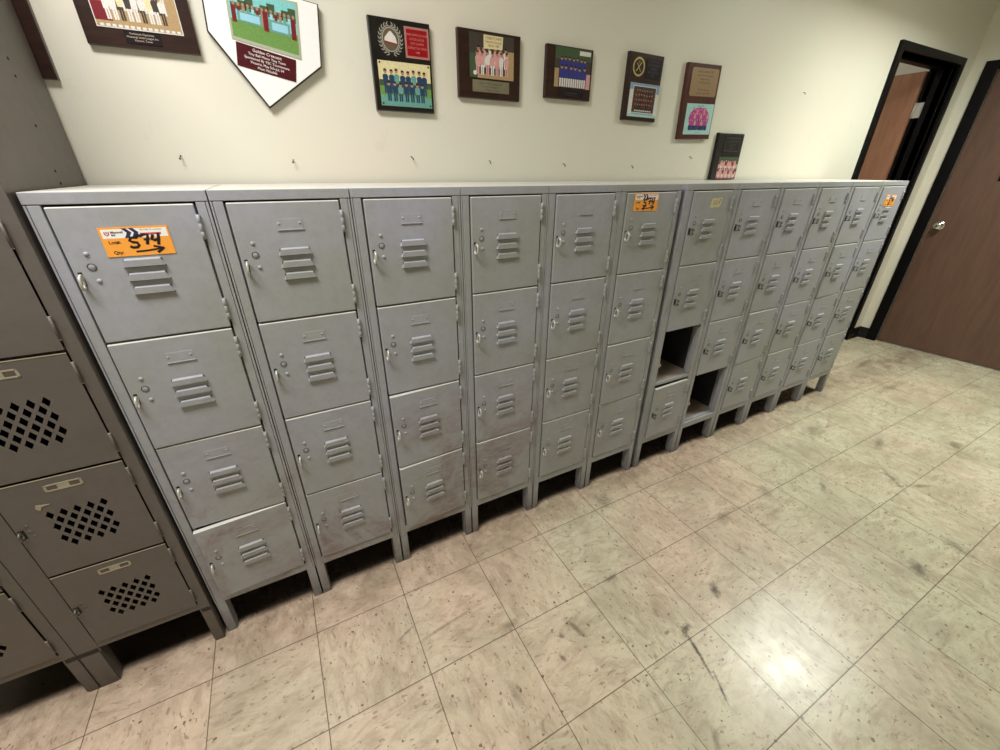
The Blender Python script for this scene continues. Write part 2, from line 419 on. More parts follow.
# ------------------------------------------------------------------ lamps
def ceiling_light(x, y, w, l, col, s, label, deep=.012):
    o = thing('ceiling_light', label, 'light', (x, y, ZC), 'fluorescent ceiling lights')
    bm = bmesh.new(); r = .02
    for a, b in (((-w / 2 - r, -l / 2 - r, -deep), (-w / 2, l / 2 + r, 0)), ((w / 2, -l / 2 - r, -deep), (w / 2 + r, l / 2 + r, 0)),
                 ((-w / 2, -l / 2 - r, -deep), (w / 2, -l / 2, 0)), ((-w / 2, l / 2, -deep), (w / 2, l / 2 + r, 0))): box(bm, a, b, 0, .002)
    obj('frame', bm, mat('light_frame_grey', srgb(120, 120, 116), .5), o)
    bm = bmesh.new(); bm.faces.new([bm.verts.new(p) for p in ((-w / 2, l / 2, -.006), (w / 2, l / 2, -.006), (w / 2, -l / 2, -.006), (-w / 2, -l / 2, -.006))])
    m = bpy.data.materials.new('lit_diffuser'); m.use_nodes = True; b = m.node_tree.nodes['Principled BSDF']
    b.inputs['Base Color'].default_value = (.9, .9, .9, 1); b.inputs['Emission Color'].default_value = (*col, 1); b.inputs['Emission Strength'].default_value = s
    m.cycles.emission_sampling = 'FRONT'
    obj('diffuser', bm, m, o, fix=False)
ceiling_light(-.15, -.62, .9, .5, (1, .975, .95), 37.5, 'fluorescent ceiling panel above the left end of the lockers')
ceiling_light(3.8, -.50, 1.0, .5, (.98, 1, .91), 42, 'fluorescent ceiling panel near the doorway, with an added light-blocking skirt', .2)  # deep skirt added to keep light off the upper wall
ceiling_light(4.3, 1.5, .5, .5, (1, .98, .92), 10, 'fluorescent ceiling panel in the room beyond the doorway')

# ------------------------------------------------------------------ grey lockers
W = .305; H = 1.372; DEP = .44
ROWS = [(1.0588, 1.3452), (.7640, 1.0540), (.4730, .7592), (.1815, .4682)]      # bottom, top of each door
DXL, DXR = .031, .2755

def hood(bm, x0, x1, zt, zb, y, d, mi=0):
    """pressed louvre: sloped hood open at the bottom"""
    e = .006
    P = [(x0 + e, y, zt), (x1 - e, y, zt), (x0 + e * .7, y - d, zt - .0028), (x1 - e * .7, y - d, zt - .0028),
         (x0, y - d * .95, zb), (x1, y - d * .95, zb), (x0 - .002, y, zb + .001), (x1 + .002, y, zb + .001)]
    v = [bm.verts.new(p) for p in P]
    for q in ((0, 2, 3, 1), (2, 4, 5, 3), (0, 6, 4, 2), (1, 3, 5, 7)):
        f = bm.faces.new([v[i] for i in q]); f.material_index = mi
    # dark throat
    v2 = [bm.verts.new(p) for p in ((x0 + .002, y - .0004, zt - .002), (x1 - .002, y - .0004, zt - .002), (x1, y - .0004, zb - .0022), (x0, y - .0004, zb - .0022))]
    f = bm.faces.new(v2); f.material_index = 1

def door_bm(h, louvre=True):
    """local origin at hinge edge, bottom; x from -(w) to 0; front face at y=0"""
    bm = bmesh.new(); w = DXR - DXL
    box(bm, (-w, 0, 0), (0, .014, h), 0, .0022)
    bm.normal_update(); bmesh.ops.recalc_face_normals(bm, faces=bm.faces)
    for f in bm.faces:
        if f.normal.z > .3: f.material_index = 2  # light caught by the door's top edge, painted in a paler colour
    ox = -DXR
    zt = h + .0022  # heights measured down from door top
    if louvre:
        for dz in (.109, .139, .169): hood(bm, ox + .1165, ox + .1895, zt - dz, zt - dz - .0170, 0, .0078)
    dome(bm, (ox + .064, 0, zt - .094), .0050, .0035); dome(bm, (ox + .0665, 0, zt - .151), .0050, .0035)
    return bm

protos = {}
def build_door_proto(h):
    o = obj('door', door_bm(h), [grey, black_slot, mat('lit_grey_edge', srgb(206, 205, 198), .4, 0, .18, 40)]); ox = -DXR
    # number plate pressed in the door with two rivets and a lip
    bm = bmesh.new(); zt = h + .0022
    box(bm, (ox + .125, -.0010, zt - .066), (ox + .183, 0, zt - .041), 0, .0004)
    box(bm, (ox + .124, -.0026, zt - .0675), (ox + .184, 0, zt - .0652), 0, .0005)
    dome(bm, (ox + .130, -.001, zt - .0515), .003, .0018, 10); dome(bm, (ox + .176, -.001, zt - .0515), .003, .0018, 10)
    obj('number_plate', bm, grey, o)
    # blanked lock hole
    bm = bmesh.new(); bmr = [(ox + .064 + .0072 * math.cos(a), -.0004, zt - .121 + .0072 * math.sin(a)) for a in [2 * PI * i / 20 for i in range(20)]]
    tube(bm, bmr, .0011, 6, 1, True); dome(bm, (ox + .064, 0, zt - .121), .0062, .0016, 16)
    obj('lock_disc', bm, [grey, mat('grimy_ring', srgb(88, 88, 88), .6)], o)
    # hinges: rolled knuckles along the door edge
    for dz in (.025, .217):
        bm = bmesh.new(); tube(bm, [(.0018, -.0032, zt - dz), (.0018, -.0032, zt - dz - .0175), (.0018, -.0032, zt - dz - .018), (.0018, -.0032, zt - dz - .0185), (.0018, -.0032, zt - dz - .0355), (.0018, -.0032, zt - dz - .036), (.0018, -.0032, zt - dz - .0365), (.0018, -.0032, zt - dz - .053)], [.0034, .0034, .0028, .0034, .0034, .0028, .0034, .0034], 10)
        box(bm, (-.0025, -.0012, zt - dz - .053), (.0062, .004, zt - dz), 0, .0004)
        obj('hinge', bm, grey, o)
    # padlock staple standing out of a slot
    bm = bmesh.new(); zc = zt - .148; xc = ox + .041
    box(bm, (xc - .0035, -.0006, zc - .012), (xc + .0035, .001, zc + .018), 1)
    loop = [(xc + .0015 * math.sin(a), -.0095 - .0105 * math.cos(a), zc - .002 + .0150 * math.sin(a)) for a in [2 * PI * i / 18 for i in range(18)]]
    tube(bm, loop, .0030, 8, 0, True)
    obj('latch', bm, [steel, black_slot], o)
    return o

def bracket_latch():
    bm = bmesh.new(); h = .288; zc = h - .150; xc = -DXR + .042
    box(bm, (xc - .006, -.0008, zc - .014), (xc + .006, .001, zc + .014), 1)
    for z in (zc - .012, zc + .009): box(bm, (xc - .0055, -.019, z), (xc + .0055, 0, z + .003), 0, .0006)
    box(bm, (xc - .0055, -.020, zc - .012), (xc + .0055, -.017, zc + .012), 0, .0006)
    dome(bm, (xc, -.020, zc), .003, .0015, 8, 2)
    return obj('latch', bm, [dirty_steel, black_slot, steel])
def kids(o): return [c for c in bpy.data.objects if c.parent == o]
KIDS = {}
def copy_tree(o, parent=None):
    c = o.copy(); C.objects.link(c); c.parent = parent
    for ch in KIDS.get(o.name, []): copy_tree(ch, c)
    return c

def locker_body(opened=None, left_wide=0.0, cap=False):
    """opened: index of a row whose door is missing"""
    bm = bmesh.new(); sl = left_wide
    t_ = .0014
    zb = .150
    box(bm, (.0015, .004, zb), (.0015 + t_, DEP, H - .002)); box(bm, (W - .0015 - t_, .004, zb), (W - .0015, DEP, H - .002))
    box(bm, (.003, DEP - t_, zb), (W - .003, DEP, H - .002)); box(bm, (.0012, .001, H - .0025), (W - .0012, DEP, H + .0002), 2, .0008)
    box(bm, (.003, .003, zb + .006), (W - .003, DEP - .002, zb + .008))
    # stiles with a shallow outer groove, header and bottom rail
    for x0, x1 in ((.0012, .0055), (.0065, .0265 + sl)): box(bm, (x0, 0, .146), (x1, .02, H - .0235), 0, .0013)
    for x0, x1 in ((.2795, .2975), (.2985, W - .0012)): box(bm, (x0, 0, .146), (x1, .02, H - .0235), 0, .0013)
    box(bm, (.0012, -.0008, H - .0225), (W - .0012, .02, H), 0, .0013)
    box(bm, (.0262, .0005, .1465), (.2798, .02, .1785), 0, .0012)
    box(bm, (.0262, .012, .166), (.2798, .03, .185))
    # cross rails behind the door joints
    rails = [(ROWS[i][0] + ROWS[i + 1][1]) / 2 for i in range(3)]
    for i, z in enumerate(rails):
        y0 = .0135
        if opened is not None and i == opened: y0 = .002
        if opened is not None and i in (opened, opened - 1):
            if i == opened - 1: box(bm, (.027, .0135, z - .004), (.279, .03, z + .010), 0)
            else: box(bm, (.027, y0, z + .012), (.279, .02, z + .026), 0, .001)
        else: box(bm, (.027, y0, z - .009), (.279, .03, z + .009), 0)
    # hidden door stop strips
    box(bm, (.026, .0135, .15), (.033 + sl, .022, H - .03), 0); box(bm, (.273, .0135, .15), (.28, .022, H - .03), 0)
    if opened is not None:
        a, b = ROWS[opened]
        for z in (b - .055, a + .03):    # hinge leaves left on the frame
            box(bm, (.2725, .004, z), (.2795, .0135, z + .042), 0, .001)
            for k in (.008, .021, .034): dome(bm, (.276, .004, z + k), .0018, .0012, 8, 1)
    return bm

def leg_bm(right=False, back=False, wide=0.0):
    """pressed angle leg, local origin at its outer front corner on the floor"""
    bm = bmesh.new(); w = .0285 + wide; s = -1 if right else 1
    def bx(a, b, bev=0):
        x0, x1 = sorted((a[0] * s, b[0] * s)); box(bm, (x0, a[1], a[2]), (x1, b[1], b[2]), 0, bev)
    # front face tapering a little to the foot
    y0, y1 = 0, .0025
    P = [(0, .0), (w - .005, .0), (w, .012), (w, .147), (0, .147)]
    P = [(p[0] * s, p[1]) for p in P]
    prism(bm, P if s > 0 else P[::-1], y0, y1, 0)
    # inner and outer returns
    for xa in (0.0, w - .0015):
        Q = [(0, 0.006), (.032, .006), (.038, .02), (.038, .147), (0, .147)]
        a = [bm.verts.new((xa * s, q[0], q[1])) for q in Q]; b = [bm.verts.new(((xa + .0015) * s, q[0], q[1])) for q in Q]
        bm.faces.new(a); bm.faces.new(b[::-1])
        for i in range(5):
            j = (i + 1) % 5; bm.faces.new((a[i], a[j], b[j], b[i]))
    # foot pad
    bx((.002, .001, 0), (w - .006, .03, .003))
    if back:
        for v in bm.verts: v.co.y = -v.co.y
    return bm

leg_l = leg_bm(); leg_r = leg_bm(True); leg_lb = leg_bm(False, True); leg_rb = leg_bm(True, True)
PROTO_LEG = [obj('leg', leg_l, grey), obj('leg', leg_r, grey), obj('leg', leg_lb, grey), obj('leg', leg_rb, grey)]
LEGPOS = [(.0012, 0, 0), (W - .0012, 0, 0), (.0012, DEP, 0), (W - .0012, DEP, 0)]
door_proto = build_door_proto(.288)
for o in bpy.data.objects:
    if o.parent: KIDS.setdefault(o.parent.name, []).append(o)
body_me = None
BRK = bracket_latch()

lit_top = mat('lit_grey_top', srgb(205, 203, 194), .6, 0, .14, 22)  # overhead light on the locker tops, painted in as a paler grey
def lot_tag(door, x, ztop, arrow, ang=0.0, seed=0):
    """orange auction lot tag stuck on a door; x,ztop are locker coordinates of its top-left corner"""
    bm = bmesh.new(); w, h = .1185, .060
    box(bm, (0, -.0012, -h), (w, -.0006, 0), 0)
    y = -.00135
    rect(bm, .004, -.0225, w - .003, -.004, y, 1)
    y -= .0001
    # small U emblem, company lettering lines and the double chevron
    stroke(bm, [(.009, -.009), (.0095, -.014), (.0125, -.0165), (.0155, -.014), (.016, -.009)], .0024, y, 4)
    stroke(bm, [(.0125, -.009), (.0125, -.0125)], .0018, y, 3)
    text_bm(bm, 'Maxwell', .0062, .019, -.0125, y, 2, 'LEFT', 1, .0002); text_bm(bm, 'Bid', .0052, .019, -.0175, y, 2, 'LEFT', 1, .0002)
    for dx in (0, .012):
        poly(bm, [(.038 + dx, -.003), (.046 + dx, -.003), (.054 + dx, -.012), (.047 + dx, -.0225), (.040 + dx, -.0225), (.046 + dx, -.012)][::-1], y, 3)
    text_bm(bm, '100 Main St.', .0045, .068, -.0085, y, 2, 'LEFT'); text_bm(bm, 'auctions', .0045, .092, -.0085, y, 2, 'LEFT')
    rect(bm, .067, -.0180, .104, -.0135, y, 4)
    text_bm(bm, 'Lot#:', .0092, .010, -.0335, y, 2, 'LEFT', 1, .0002)
    text_bm(bm, 'Qty:', .0092, .012, -.0545, y, 2, 'LEFT', 1, .0002)
    y -= .0001
    W_ = .0054
    # handwritten 574
    stroke(bm, [(.066, -.0165), (.058, -.0225), (.049, -.0222), (.0455, -.0285), (.050, -.0315), (.0575, -.033), (.059, -.0385), (.055, -.0425), (.047, -.0425), (.0435, -.0395)], W_, y, 5)
    stroke(bm, [(.064, -.0205), (.072, -.0172), (.0795, -.0178), (.077, -.027), (.0735, -.038)], W_, y - .00005, 5)
    stroke(bm, [(.070, -.0275), (.081, -.0262)], W_ * .8, y - .0001, 5)
    stroke(bm, [(.0885, -.018), (.084, -.028), (.088, -.0298), (.097, -.0275)], W_, y - .00015, 5)
    stroke(bm, [(.0985, -.0155), (.0965, -.027), (.093, -.0395)], W_, y - .0002, 5)
    # arrows
    a0, a1 = (.050, -.0515), (.095, -.0475)
    stroke(bm, [a0, (.07, -.0505), a1], .0036, y, 5)
    if 'R' in arrow:
        stroke(bm, [(.083, -.0415), (.1, -.0465)], .004, y - .00005, 5); stroke(bm, [(.101, -.0455), (.094, -.0510), (.087, -.0555)], .0048, y - .0001, 5)
    if 'L' in arrow:
        stroke(bm, [(.062, -.041), (.050, -.0485), (.0415, -.053)], .0045, y - .00005, 5); stroke(bm, [(.0405, -.051), (.052, -.0562)], .004, y - .0001, 5)
    o = obj('lot_tag', bm, [orange, white, ink, navy, red_ink, ink], door, (x - DXR, 0, 0), (0, ang, 0), fix=False)
    o.location.z = ztop
    o['label'] = 'orange and white paper lot tag with handwritten 574'
    return o

# where each door sits: z of bottoms; row 0 = top
lock_labels = [
 'grey four-door metal locker beside the brown lockers, orange 574 tag on its top door',
 'grey four-door metal locker second from the brown lockers, no sticker, light scuffs low down',
 'grey four-door metal locker with purple-brown smears and two doors slightly ajar near the bottom',
 'grey four-door locker directly right of the one with purple-brown smears',
 'grey four-door metal locker just left of the middle locker with an orange tag',
 'grey four-door locker with an orange two-way-arrow tag, left of the dark gap',
 'grey metal locker right of the dark gap, pale torn sticker on top, third compartment open',
 'grey metal locker whose bottom compartment is open and doorless',
 'grey four-door metal locker directly right of the one with the open bottom compartment',
 'grey four-door metal locker fourth from the right end of the row',
 'grey four-door metal locker third from the right-hand end, two left of the tagged end one',
 'x']
lock_labels = lock_labels[:9] + [
 'grey four-door metal locker, third from the doorway end of the row',
 'grey four-door metal locker next to the tagged one at the doorway end',
 'grey four-door metal locker at the doorway end, small orange tag on top door']
AJAR = {(0, 3): 3.6, (2, 2): 2.2, (2, 3): 3.2, (0, 1): .6, (1, 2): .5, (3, 3): .4, (6, 3): 1.6, (5, 2): .9, (8, 2): 1.0, (10, 1): .8, (9, 3): .5}
MISSING = {(6, 2), (7, 3)}
plain_body = None
for n in range(12):
    X0 = n * W + (.027 if n > 5 else 0)
    L = thing('locker', lock_labels[n], 'locker', (X0, 0, 0), 'grey four-tier lockers along the wall')
    miss = [r for (k, r) in MISSING if k == n]; miss = miss[0] if miss else None
    if miss is None and n != 6:
        if plain_body is None: plain_body = obj('body', locker_body(), [grey, black_slot, lit_top], L)
        else:
            b = plain_body.copy(); C.objects.link(b); b.parent = L
    else:
        wide = .013 if n == 6 else 0
        bm = locker_body(miss, wide); obj('body', bm, [grey, black_slot, lit_top], L)
        # dirty shelf, then added dark panels painting the compartment's shade
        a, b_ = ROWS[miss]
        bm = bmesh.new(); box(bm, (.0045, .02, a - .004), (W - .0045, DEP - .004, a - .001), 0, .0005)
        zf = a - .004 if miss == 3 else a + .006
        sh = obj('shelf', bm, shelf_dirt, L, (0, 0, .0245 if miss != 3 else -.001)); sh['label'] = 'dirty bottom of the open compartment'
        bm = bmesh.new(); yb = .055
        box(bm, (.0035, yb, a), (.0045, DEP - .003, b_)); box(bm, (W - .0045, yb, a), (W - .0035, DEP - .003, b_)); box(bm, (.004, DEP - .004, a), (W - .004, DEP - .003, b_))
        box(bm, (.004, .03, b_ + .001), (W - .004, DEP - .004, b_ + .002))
        ln = obj('compartment_shade_panels', bm, mat('compartment_shade', srgb(38, 36, 36), .7, 0, .3, 14), L); ln['label'] = 'added dark panels for the shade inside the open compartment'
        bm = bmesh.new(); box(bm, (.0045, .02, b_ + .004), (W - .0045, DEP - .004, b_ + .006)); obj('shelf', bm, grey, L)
        # latch hook left on the frame
        bm = bmesh.new(); zc = b_ - .148
        box(bm, (.0265 + wide, .002, zc - .016), (.0285 + wide, .012, zc + .03), 0, .0005)
        lp = [(.036 + wide + .0065 * math.cos(t), .004, zc - .02 + .0065 * math.sin(t)) for t in [2 * PI * i / 16 for i in range(16)]]
        tube(bm, lp, .0021, 8, 0, True)
        tube(bm, [(.034 + wide, .004, zc - .014), (.033 + wide, .006, zc), (.036 + wide, .008, zc + .012), (.029 + wide, .009, zc + .02)], .002, 8)
        obj('latch_hook', bm, steel, L)
    for i in range(4):
        c = PROTO_LEG[i].copy(); C.objects.link(c); c.parent = L; c.location = LEGPOS[i]
    for r, (a, b_) in enumerate(ROWS):
        if (n, r) in MISSING: continue
        d = copy_tree(door_proto, L); h = b_ - a
        d.location = (DXR, -.0035, a); d.scale = (1 if n != 6 else (DXR - DXL - .013) / (DXR - DXL), 1, h / .288)
        if n > 5:
            for ch in d.children:
                if ch.name.startswith('latch'): ch.data = BRK.data
        j = random.uniform(-.15, .15)
        d.rotation_euler = (0, math.radians(random.uniform(-.12, .12)), math.radians(AJAR.get((n, r), 0) + max(0, j)))
        if (n, r) == (2, 3): d['label'] = 'bottom door hanging slightly open'
        if r == 0 and n in (0, 5, 6, 11):      # covered by a tag or sticker
            for ch in list(d.children):
                if ch.name.startswith('number_plate'): bpy.data.objects.remove(ch)
        if n == 0 and r == 0: lot_tag(d, .0975, .2465, 'R', .0)
        if n == 5 and r == 0: lot_tag(d, .0630, .2870, 'LR', .02)
        if n == 11 and r == 0: lot_tag(d, .0950, .2480, 'L', .03)
        if n == 6 and r == 0:
            bm = bmesh.new()
            P = [(0, 0), (.012, -.002), (.03, .001), (.055, -.001), (.066, .003), (.07, .034), (.062, .036), (.05, .033), (.012, .036), (.004, .03)]
            prism(bm, P, -.0012, -.0004, 0)
            rect(bm, .014, .008, .045, .028, -.0014, 1); stroke(bm, [(.05, .012), (.055, .02), (.058, .03)], .005, -.0015, 2)
            o = obj('sticker', bm, [mat('old_sticker', srgb(204, 196, 160), .6, 0, .12, 120), mat('old_sticker_print', srgb(186, 174, 132), .6, 0, .2, 160), mat('sticker_grime', srgb(120, 106, 72), .6, 0, .3, 100)], d, (.142 - DXR, 0, .225), (0, -.04, 0), fix=False)
            o['label'] = 'torn pale yellow sticker'
# prototypes leave the scene
def drop(o):
    for c in KIDS.get(o.name, []): drop(c)
    bpy.data.objects.remove(o)
KIDS2 = KIDS
for c in list(KIDS.get(door_proto.name, [])): bpy.data.objects.remove(c)
bpy.data.objects.remove(door_proto)
for o in PROTO_LEG: bpy.data.objects.remove(o)
bpy.data.objects.remove(BRK)

# ------------------------------------------------------------------ brown lockers
BW = .326; BY = -.015; BD = .455; BH = 1.98
BR = [((.19 if k == 0 else .1795 + .2945 * k - .0025), .1795 + .2945 * (k + 1) - .0075) for k in range(6)][::-1]
BL, BRT = .054, .298      # door opening x
def brown_body():
    bm = bmesh.new(); zb = .165
    box(bm, (.001, .004, zb), (.0025, BD, BH)); box(bm, (BW - .0025, .004, zb), (BW - .001, BD, BH))
    box(bm, (.001, BD - .0015, zb), (BW - .001, BD, BH)); box(bm, (.001, .001, BH - .002), (BW - .001, BD, BH))
    box(bm, (.003, .004, zb + .01), (BW - .003, BD - .002, zb + .012))
    box(bm, (.0008, 0, .147), (BL - .003, .02, BH - .03), 0, .0012); box(bm, (BRT + .0013, 0, .147), (BW - .0008, .02, BH - .03), 0, .0012)
    box(bm, (.0008, -.001, BH - .03), (BW - .0008, .02, BH), 0, .0012)
    box(bm, (BL - .003, .0005, .165), (BRT + .003, .02, .192), 0, .0012)
    for i in range(5):
        z = BR[i][0] - .0025; box(bm, (BL - .004, .016, z - .008), (BRT + .004, .03, z + .008), 0)
        box(bm, (.003, .02, z - .001), (BW - .003, BD - .003, z + .001), 1)
    return bm
def diamond_cutter(w):
    bm = bmesh.new()
    z0 = .2895 - .106
    for r in range(6):
        k = 5 if r % 2 == 0 else 4
        for c in range(k):
            x = -BRT + .125 - .0 + c * .0254 + (0 if r % 2 == 0 else .0127); z = z0 - r * .0192
            P = [(x, z - .0132), (x + .0079, z), (x, z + .0132), (x - .0079, z)]
            prism(bm, P, -.02, .03)
    return bm
def brown_door():
    w = BRT - BL; h = BR[0][1] - BR[0][0]
    bm = bmesh.new(); box(bm, (-w, 0, 0), (0, .0015, h))
    box(bm, (-w, 0, 0), (-w + .0015, .014, h)); box(bm, (-.0015, 0, 0), (0, .014, h)); box(bm, (-w, 0, h - .0015), (0, .014, h), 1); box(bm, (-w, 0, 0), (0, .014, .0015))
    o = obj('door', bm, [brown, mat('pale_brown_edge', srgb(166, 156, 132), .45, 0, .25, 60)])  # top edge paler than the door front
    # only the front sheet is punched
    bmf = bmesh.new(); box(bmf, (-w + .001, -.0012, .001), (-.001, .0002, h - .001), 0)
    bf = obj('front', bmf, brown)
    cut = obj('cut', diamond_cutter(w), brown)
    for tgt in (bf, o):
        md = tgt.modifiers.new('punch', 'BOOLEAN'); md.operation = 'DIFFERENCE'; md.object = cut; md.solver = 'EXACT'
        dg = bpy.context.evaluated_depsgraph_get(); dg.update()
        me = bpy.data.meshes.new_from_object(tgt.evaluated_get(dg)); tgt.modifiers.clear(); tgt.data = me
    bmj = bmesh.new(); bmj.from_mesh(o.data); bmj.from_mesh(bf.data); box(bmj, (-w + .001, -.0020, h - .0028), (-.001, -.0008, h - .0008), 1); bmj.to_mesh(o.data); bmj.free()
    bpy.data.objects.remove(bf); bpy.data.objects.remove(cut)
    if len(o.data.materials) == 0: o.data.materials.append(brown)
    # label holder
    bm = bmesh.new(); x0 = -BRT + .142; z0 = h - .040
    box(bm, (x0, -.0022, z0), (x0 + .07, -.0012, z0 + .004), 0, .0004); box(bm, (x0, -.0022, z0 + .016), (x0 + .07, -.0012, z0 + .02), 0, .0004)
    box(bm, (x0, -.0022, z0), (x0 + .005, -.0012, z0 + .02), 0, .0004); box(bm, (x0 + .065, -.0022, z0), (x0 + .07, -.0012, z0 + .02), 0, .0004)
    box(bm, (x0 + .024, -.002, z0 + .002), (x0 + .046, -.0014, z0 + .018), 0); box(bm, (x0 + .004, -.0016, z0 + .003), (x0 + .066, -.0013, z0 + .017), 1)
    obj('label_holder', bm, [pale_metal, mat('holder_backing', srgb(84, 76, 66), .6)], o)
    # latch: small staple in a dark slot
    bm = bmesh.new(); xc = -BRT + .063; zc = h - .1415
    box(bm, (xc - .005, -.0018, zc - .013), (xc + .006, -.0010, zc + .013), 1)
    lp = [(xc, -.008 - .008 * math.cos(a), zc + .010 * math.sin(a)) for a in [2 * PI * i / 16 for i in range(16)]]
    tube(bm, lp, .0028, 8, 0, True)
    obj('latch', bm, [dirty_steel, black_slot], o)
    for dz in (.025, .2145):
        bm = bmesh.new(); tube(bm, [(.0015, -.003, h - dz), (.0015, -.003, h - dz - .05)], .0026, 8, 0)
        box(bm, (-.001, -.0045, h - dz - .0515), (.004, -.001, h - dz - .05), 1); box(bm, (-.001, -.0045, h - dz), (.005, -.001, h - dz + .0015), 1)
        obj('hinge', bm, [brown, pale_metal], o)
    # three faint blanked marks by the latch
    bm = bmesh.new()
    for dx, dz in ((.024, .022), (.026, -.012), (.024, .004)): dome(bm, (-BRT + .054 + dx, -.0012, zc + dz), .004 if dz != .004 else .006, .0012, 12)
    obj('rivet_heads', bm, brown, o)
    return o
bleg = [obj('leg', leg_bm(False, False, .0), brown), obj('leg', leg_bm(True, False, 0), brown), obj('leg', leg_bm(False, True), brown), obj('leg', leg_bm(True, True), brown)]
bdoor = brown_door(); KIDS.clear()
for o in bpy.data.objects:
    if o.parent: KIDS.setdefault(o.parent.name, []).append(o)
bbody = None
blabels = ['tall brown locker with diamond-punched doors beside the grey row', 'tall brown locker at the far left edge, partly out of view']
for k in range(2):
    X0 = -.006 - BW * (k + 1)
    L = thing('tall_locker', blabels[k], 'locker', (X0, BY, 0), 'tall brown lockers')
    if bbody is None: bbody = obj('body', brown_body(), [brown, inner_dark], L)
    else:
        b = bbody.copy(); C.objects.link(b); b.parent = L
    for i in range(4):
        c = bleg[i].copy(); C.objects.link(c); c.parent = L
        c.location = [(.001, 0, 0), (BW - .001, 0, 0), (.001, BD, 0), (BW - .001, BD, 0)][i]
        if i == 0: c.scale = (1.65, 1, 1.13)
        else: c.scale = (1, 1, 1.13)
    if k == 0:
        for yy, zz in ((.272, 1.623), (.272, 1.592), (.265, 1.499), (.263, 1.407), (.264, 1.381)):
            bm = bmesh.new(); lathe(bm, [(.0001, 0), (.0032, 0), (.0028, .0012), (.0001, .0016)], 10, 0, 'x')
            obj('screw', bm, black_slot, L, (BW - .001, yy - BY, zz))
    for r, (a, b_) in enumerate(BR):
        d = copy_tree(bdoor, L); d.location = (BRT, -.002, a); d.scale = (1, 1, (b_ - a) / (BR[0][1] - BR[0][0]))
        if k == 0 and r == 4:
            bm = bmesh.new(); prism(bm, [(0, -.006), (.006, -.0145), (.011, -.004), (.028, -.001), (.003, .004)][::1], -.0026, -.0014)
            o = obj('paint_chip', bm, pale_metal, d, (-.225 + .009 + BW - BRT, 0, .2175)); o['label'] = 'pale paint chip beside the latch'
for c in list(KIDS.get(bdoor.name, [])): bpy.data.objects.remove(c)
bpy.data.objects.remove(bdoor)
for o in bleg: bpy.data.objects.remove(o)

# ------------------------------------------------------------------ plaques
def team(bm, x0, z0, x1, z1, y, rows, shirt, pants, skin, hair):
    """rows: list of (count, foot height, head height) as fractions; back row first"""
    w = x1 - x0; h = z1 - z0
    for ri, (cnt, f0, f1, inset) in enumerate(rows):
        yy = y - .00008 * (ri + 1)
        for i in range(cnt):
            cx = x0 + w * (inset + (1 - 2 * inset) * (i + .5) / cnt) + random.uniform(-.08, .08) * w / cnt
            pw = w * (1 - 2 * inset) / cnt * .52; top = z0 + h * (f1 + random.uniform(-.02, .02)); ft = z0 + h * f0
            hh = (top - ft); hr = min(pw * .55, hh * .13)
            sh = shirt[i % len(shirt)]; pn = pants[i % len(pants)]
            rect(bm, cx - pw * .62, ft, cx - pw * .08, ft + hh * .45, yy, pn); rect(bm, cx + pw * .08, ft, cx + pw * .62, ft + hh * .45, yy, pn)
            poly(bm, [(cx - pw * .75, ft + hh * .42), (cx + pw * .75, ft + hh * .42), (cx + pw * .95, ft + hh * .72), (cx + pw * .5, ft + hh * .8), (cx - pw * .5, ft + hh * .8), (cx - pw * .95, ft + hh * .72)], yy - .00002, sh)
            disc(bm, cx, top - hr, hr, hr * 1.15, yy - .00004, skin, 8)
            poly(bm, [(cx - hr, top - hr * .8), (cx + hr, top - hr * .8), (cx + hr * .7, top + hr * .2), (cx - hr * .7, top + hr * .2)], yy - .00006, hair)

def c8(n, *rgb): return mat(n, srgb(*rgb), .28, 0, .38, 330)
SKIN = c8('print_skin', 176, 132, 106); HAIR = c8('print_dark', 42, 34, 34); GRASS = c8('print_grass', 108, 148, 78); SKY = c8('print_sky', 128, 200, 200)
PWHITE = c8('print_white', 222, 218, 212); TAN = c8('print_tan', 176, 148, 108); TREE = c8('print_tree', 68, 88, 62); GOLD = mat('gold_foil', srgb(206, 186, 120), .3, .5, .1, 200)
SILV = mat('silver_foil', srgb(196, 194, 184), .3, .5, .15, 200); NAVYC = c8('print_navy', 38, 66, 96); ROYAL = c8('print_royal', 52, 60, 138)
MAROON = mat('maroon_plate', srgb(74, 8, 20), .3); REDP = mat('red_plate', srgb(148, 8, 22), .3); PINK = c8('print_pink', 214, 158, 156); DK = c8('print_shadow', 66, 60, 54)
MAG = c8('print_magenta', 186, 70, 146); AQUA = c8('print_aqua', 168, 210, 208); BLUEG = c8('print_blue_grey', 140, 164, 190); BRASS = mat('brass_plate', srgb(152, 126, 92), .35, .3, .08, 200)
CREAM = c8('print_cream', 228, 212, 164); TEAL = c8('print_teal', 104, 158, 146); BPLATE = mat('black_plate', srgb(26, 20, 28), .25); DARKR = c8('print_dark_red', 120, 30, 40)
PAL = [SKIN, HAIR, GRASS, SKY, PWHITE, TAN, TREE, NAVYC, ROYAL, PINK, DK, MAG, AQUA, BLUEG, CREAM, TEAL, DARKR]
(iS, iH, iG, iK, iW, iT, iTr, iN, iR, iP, iD, iM, iA, iB, iC, iTe, iDr) = range(17)

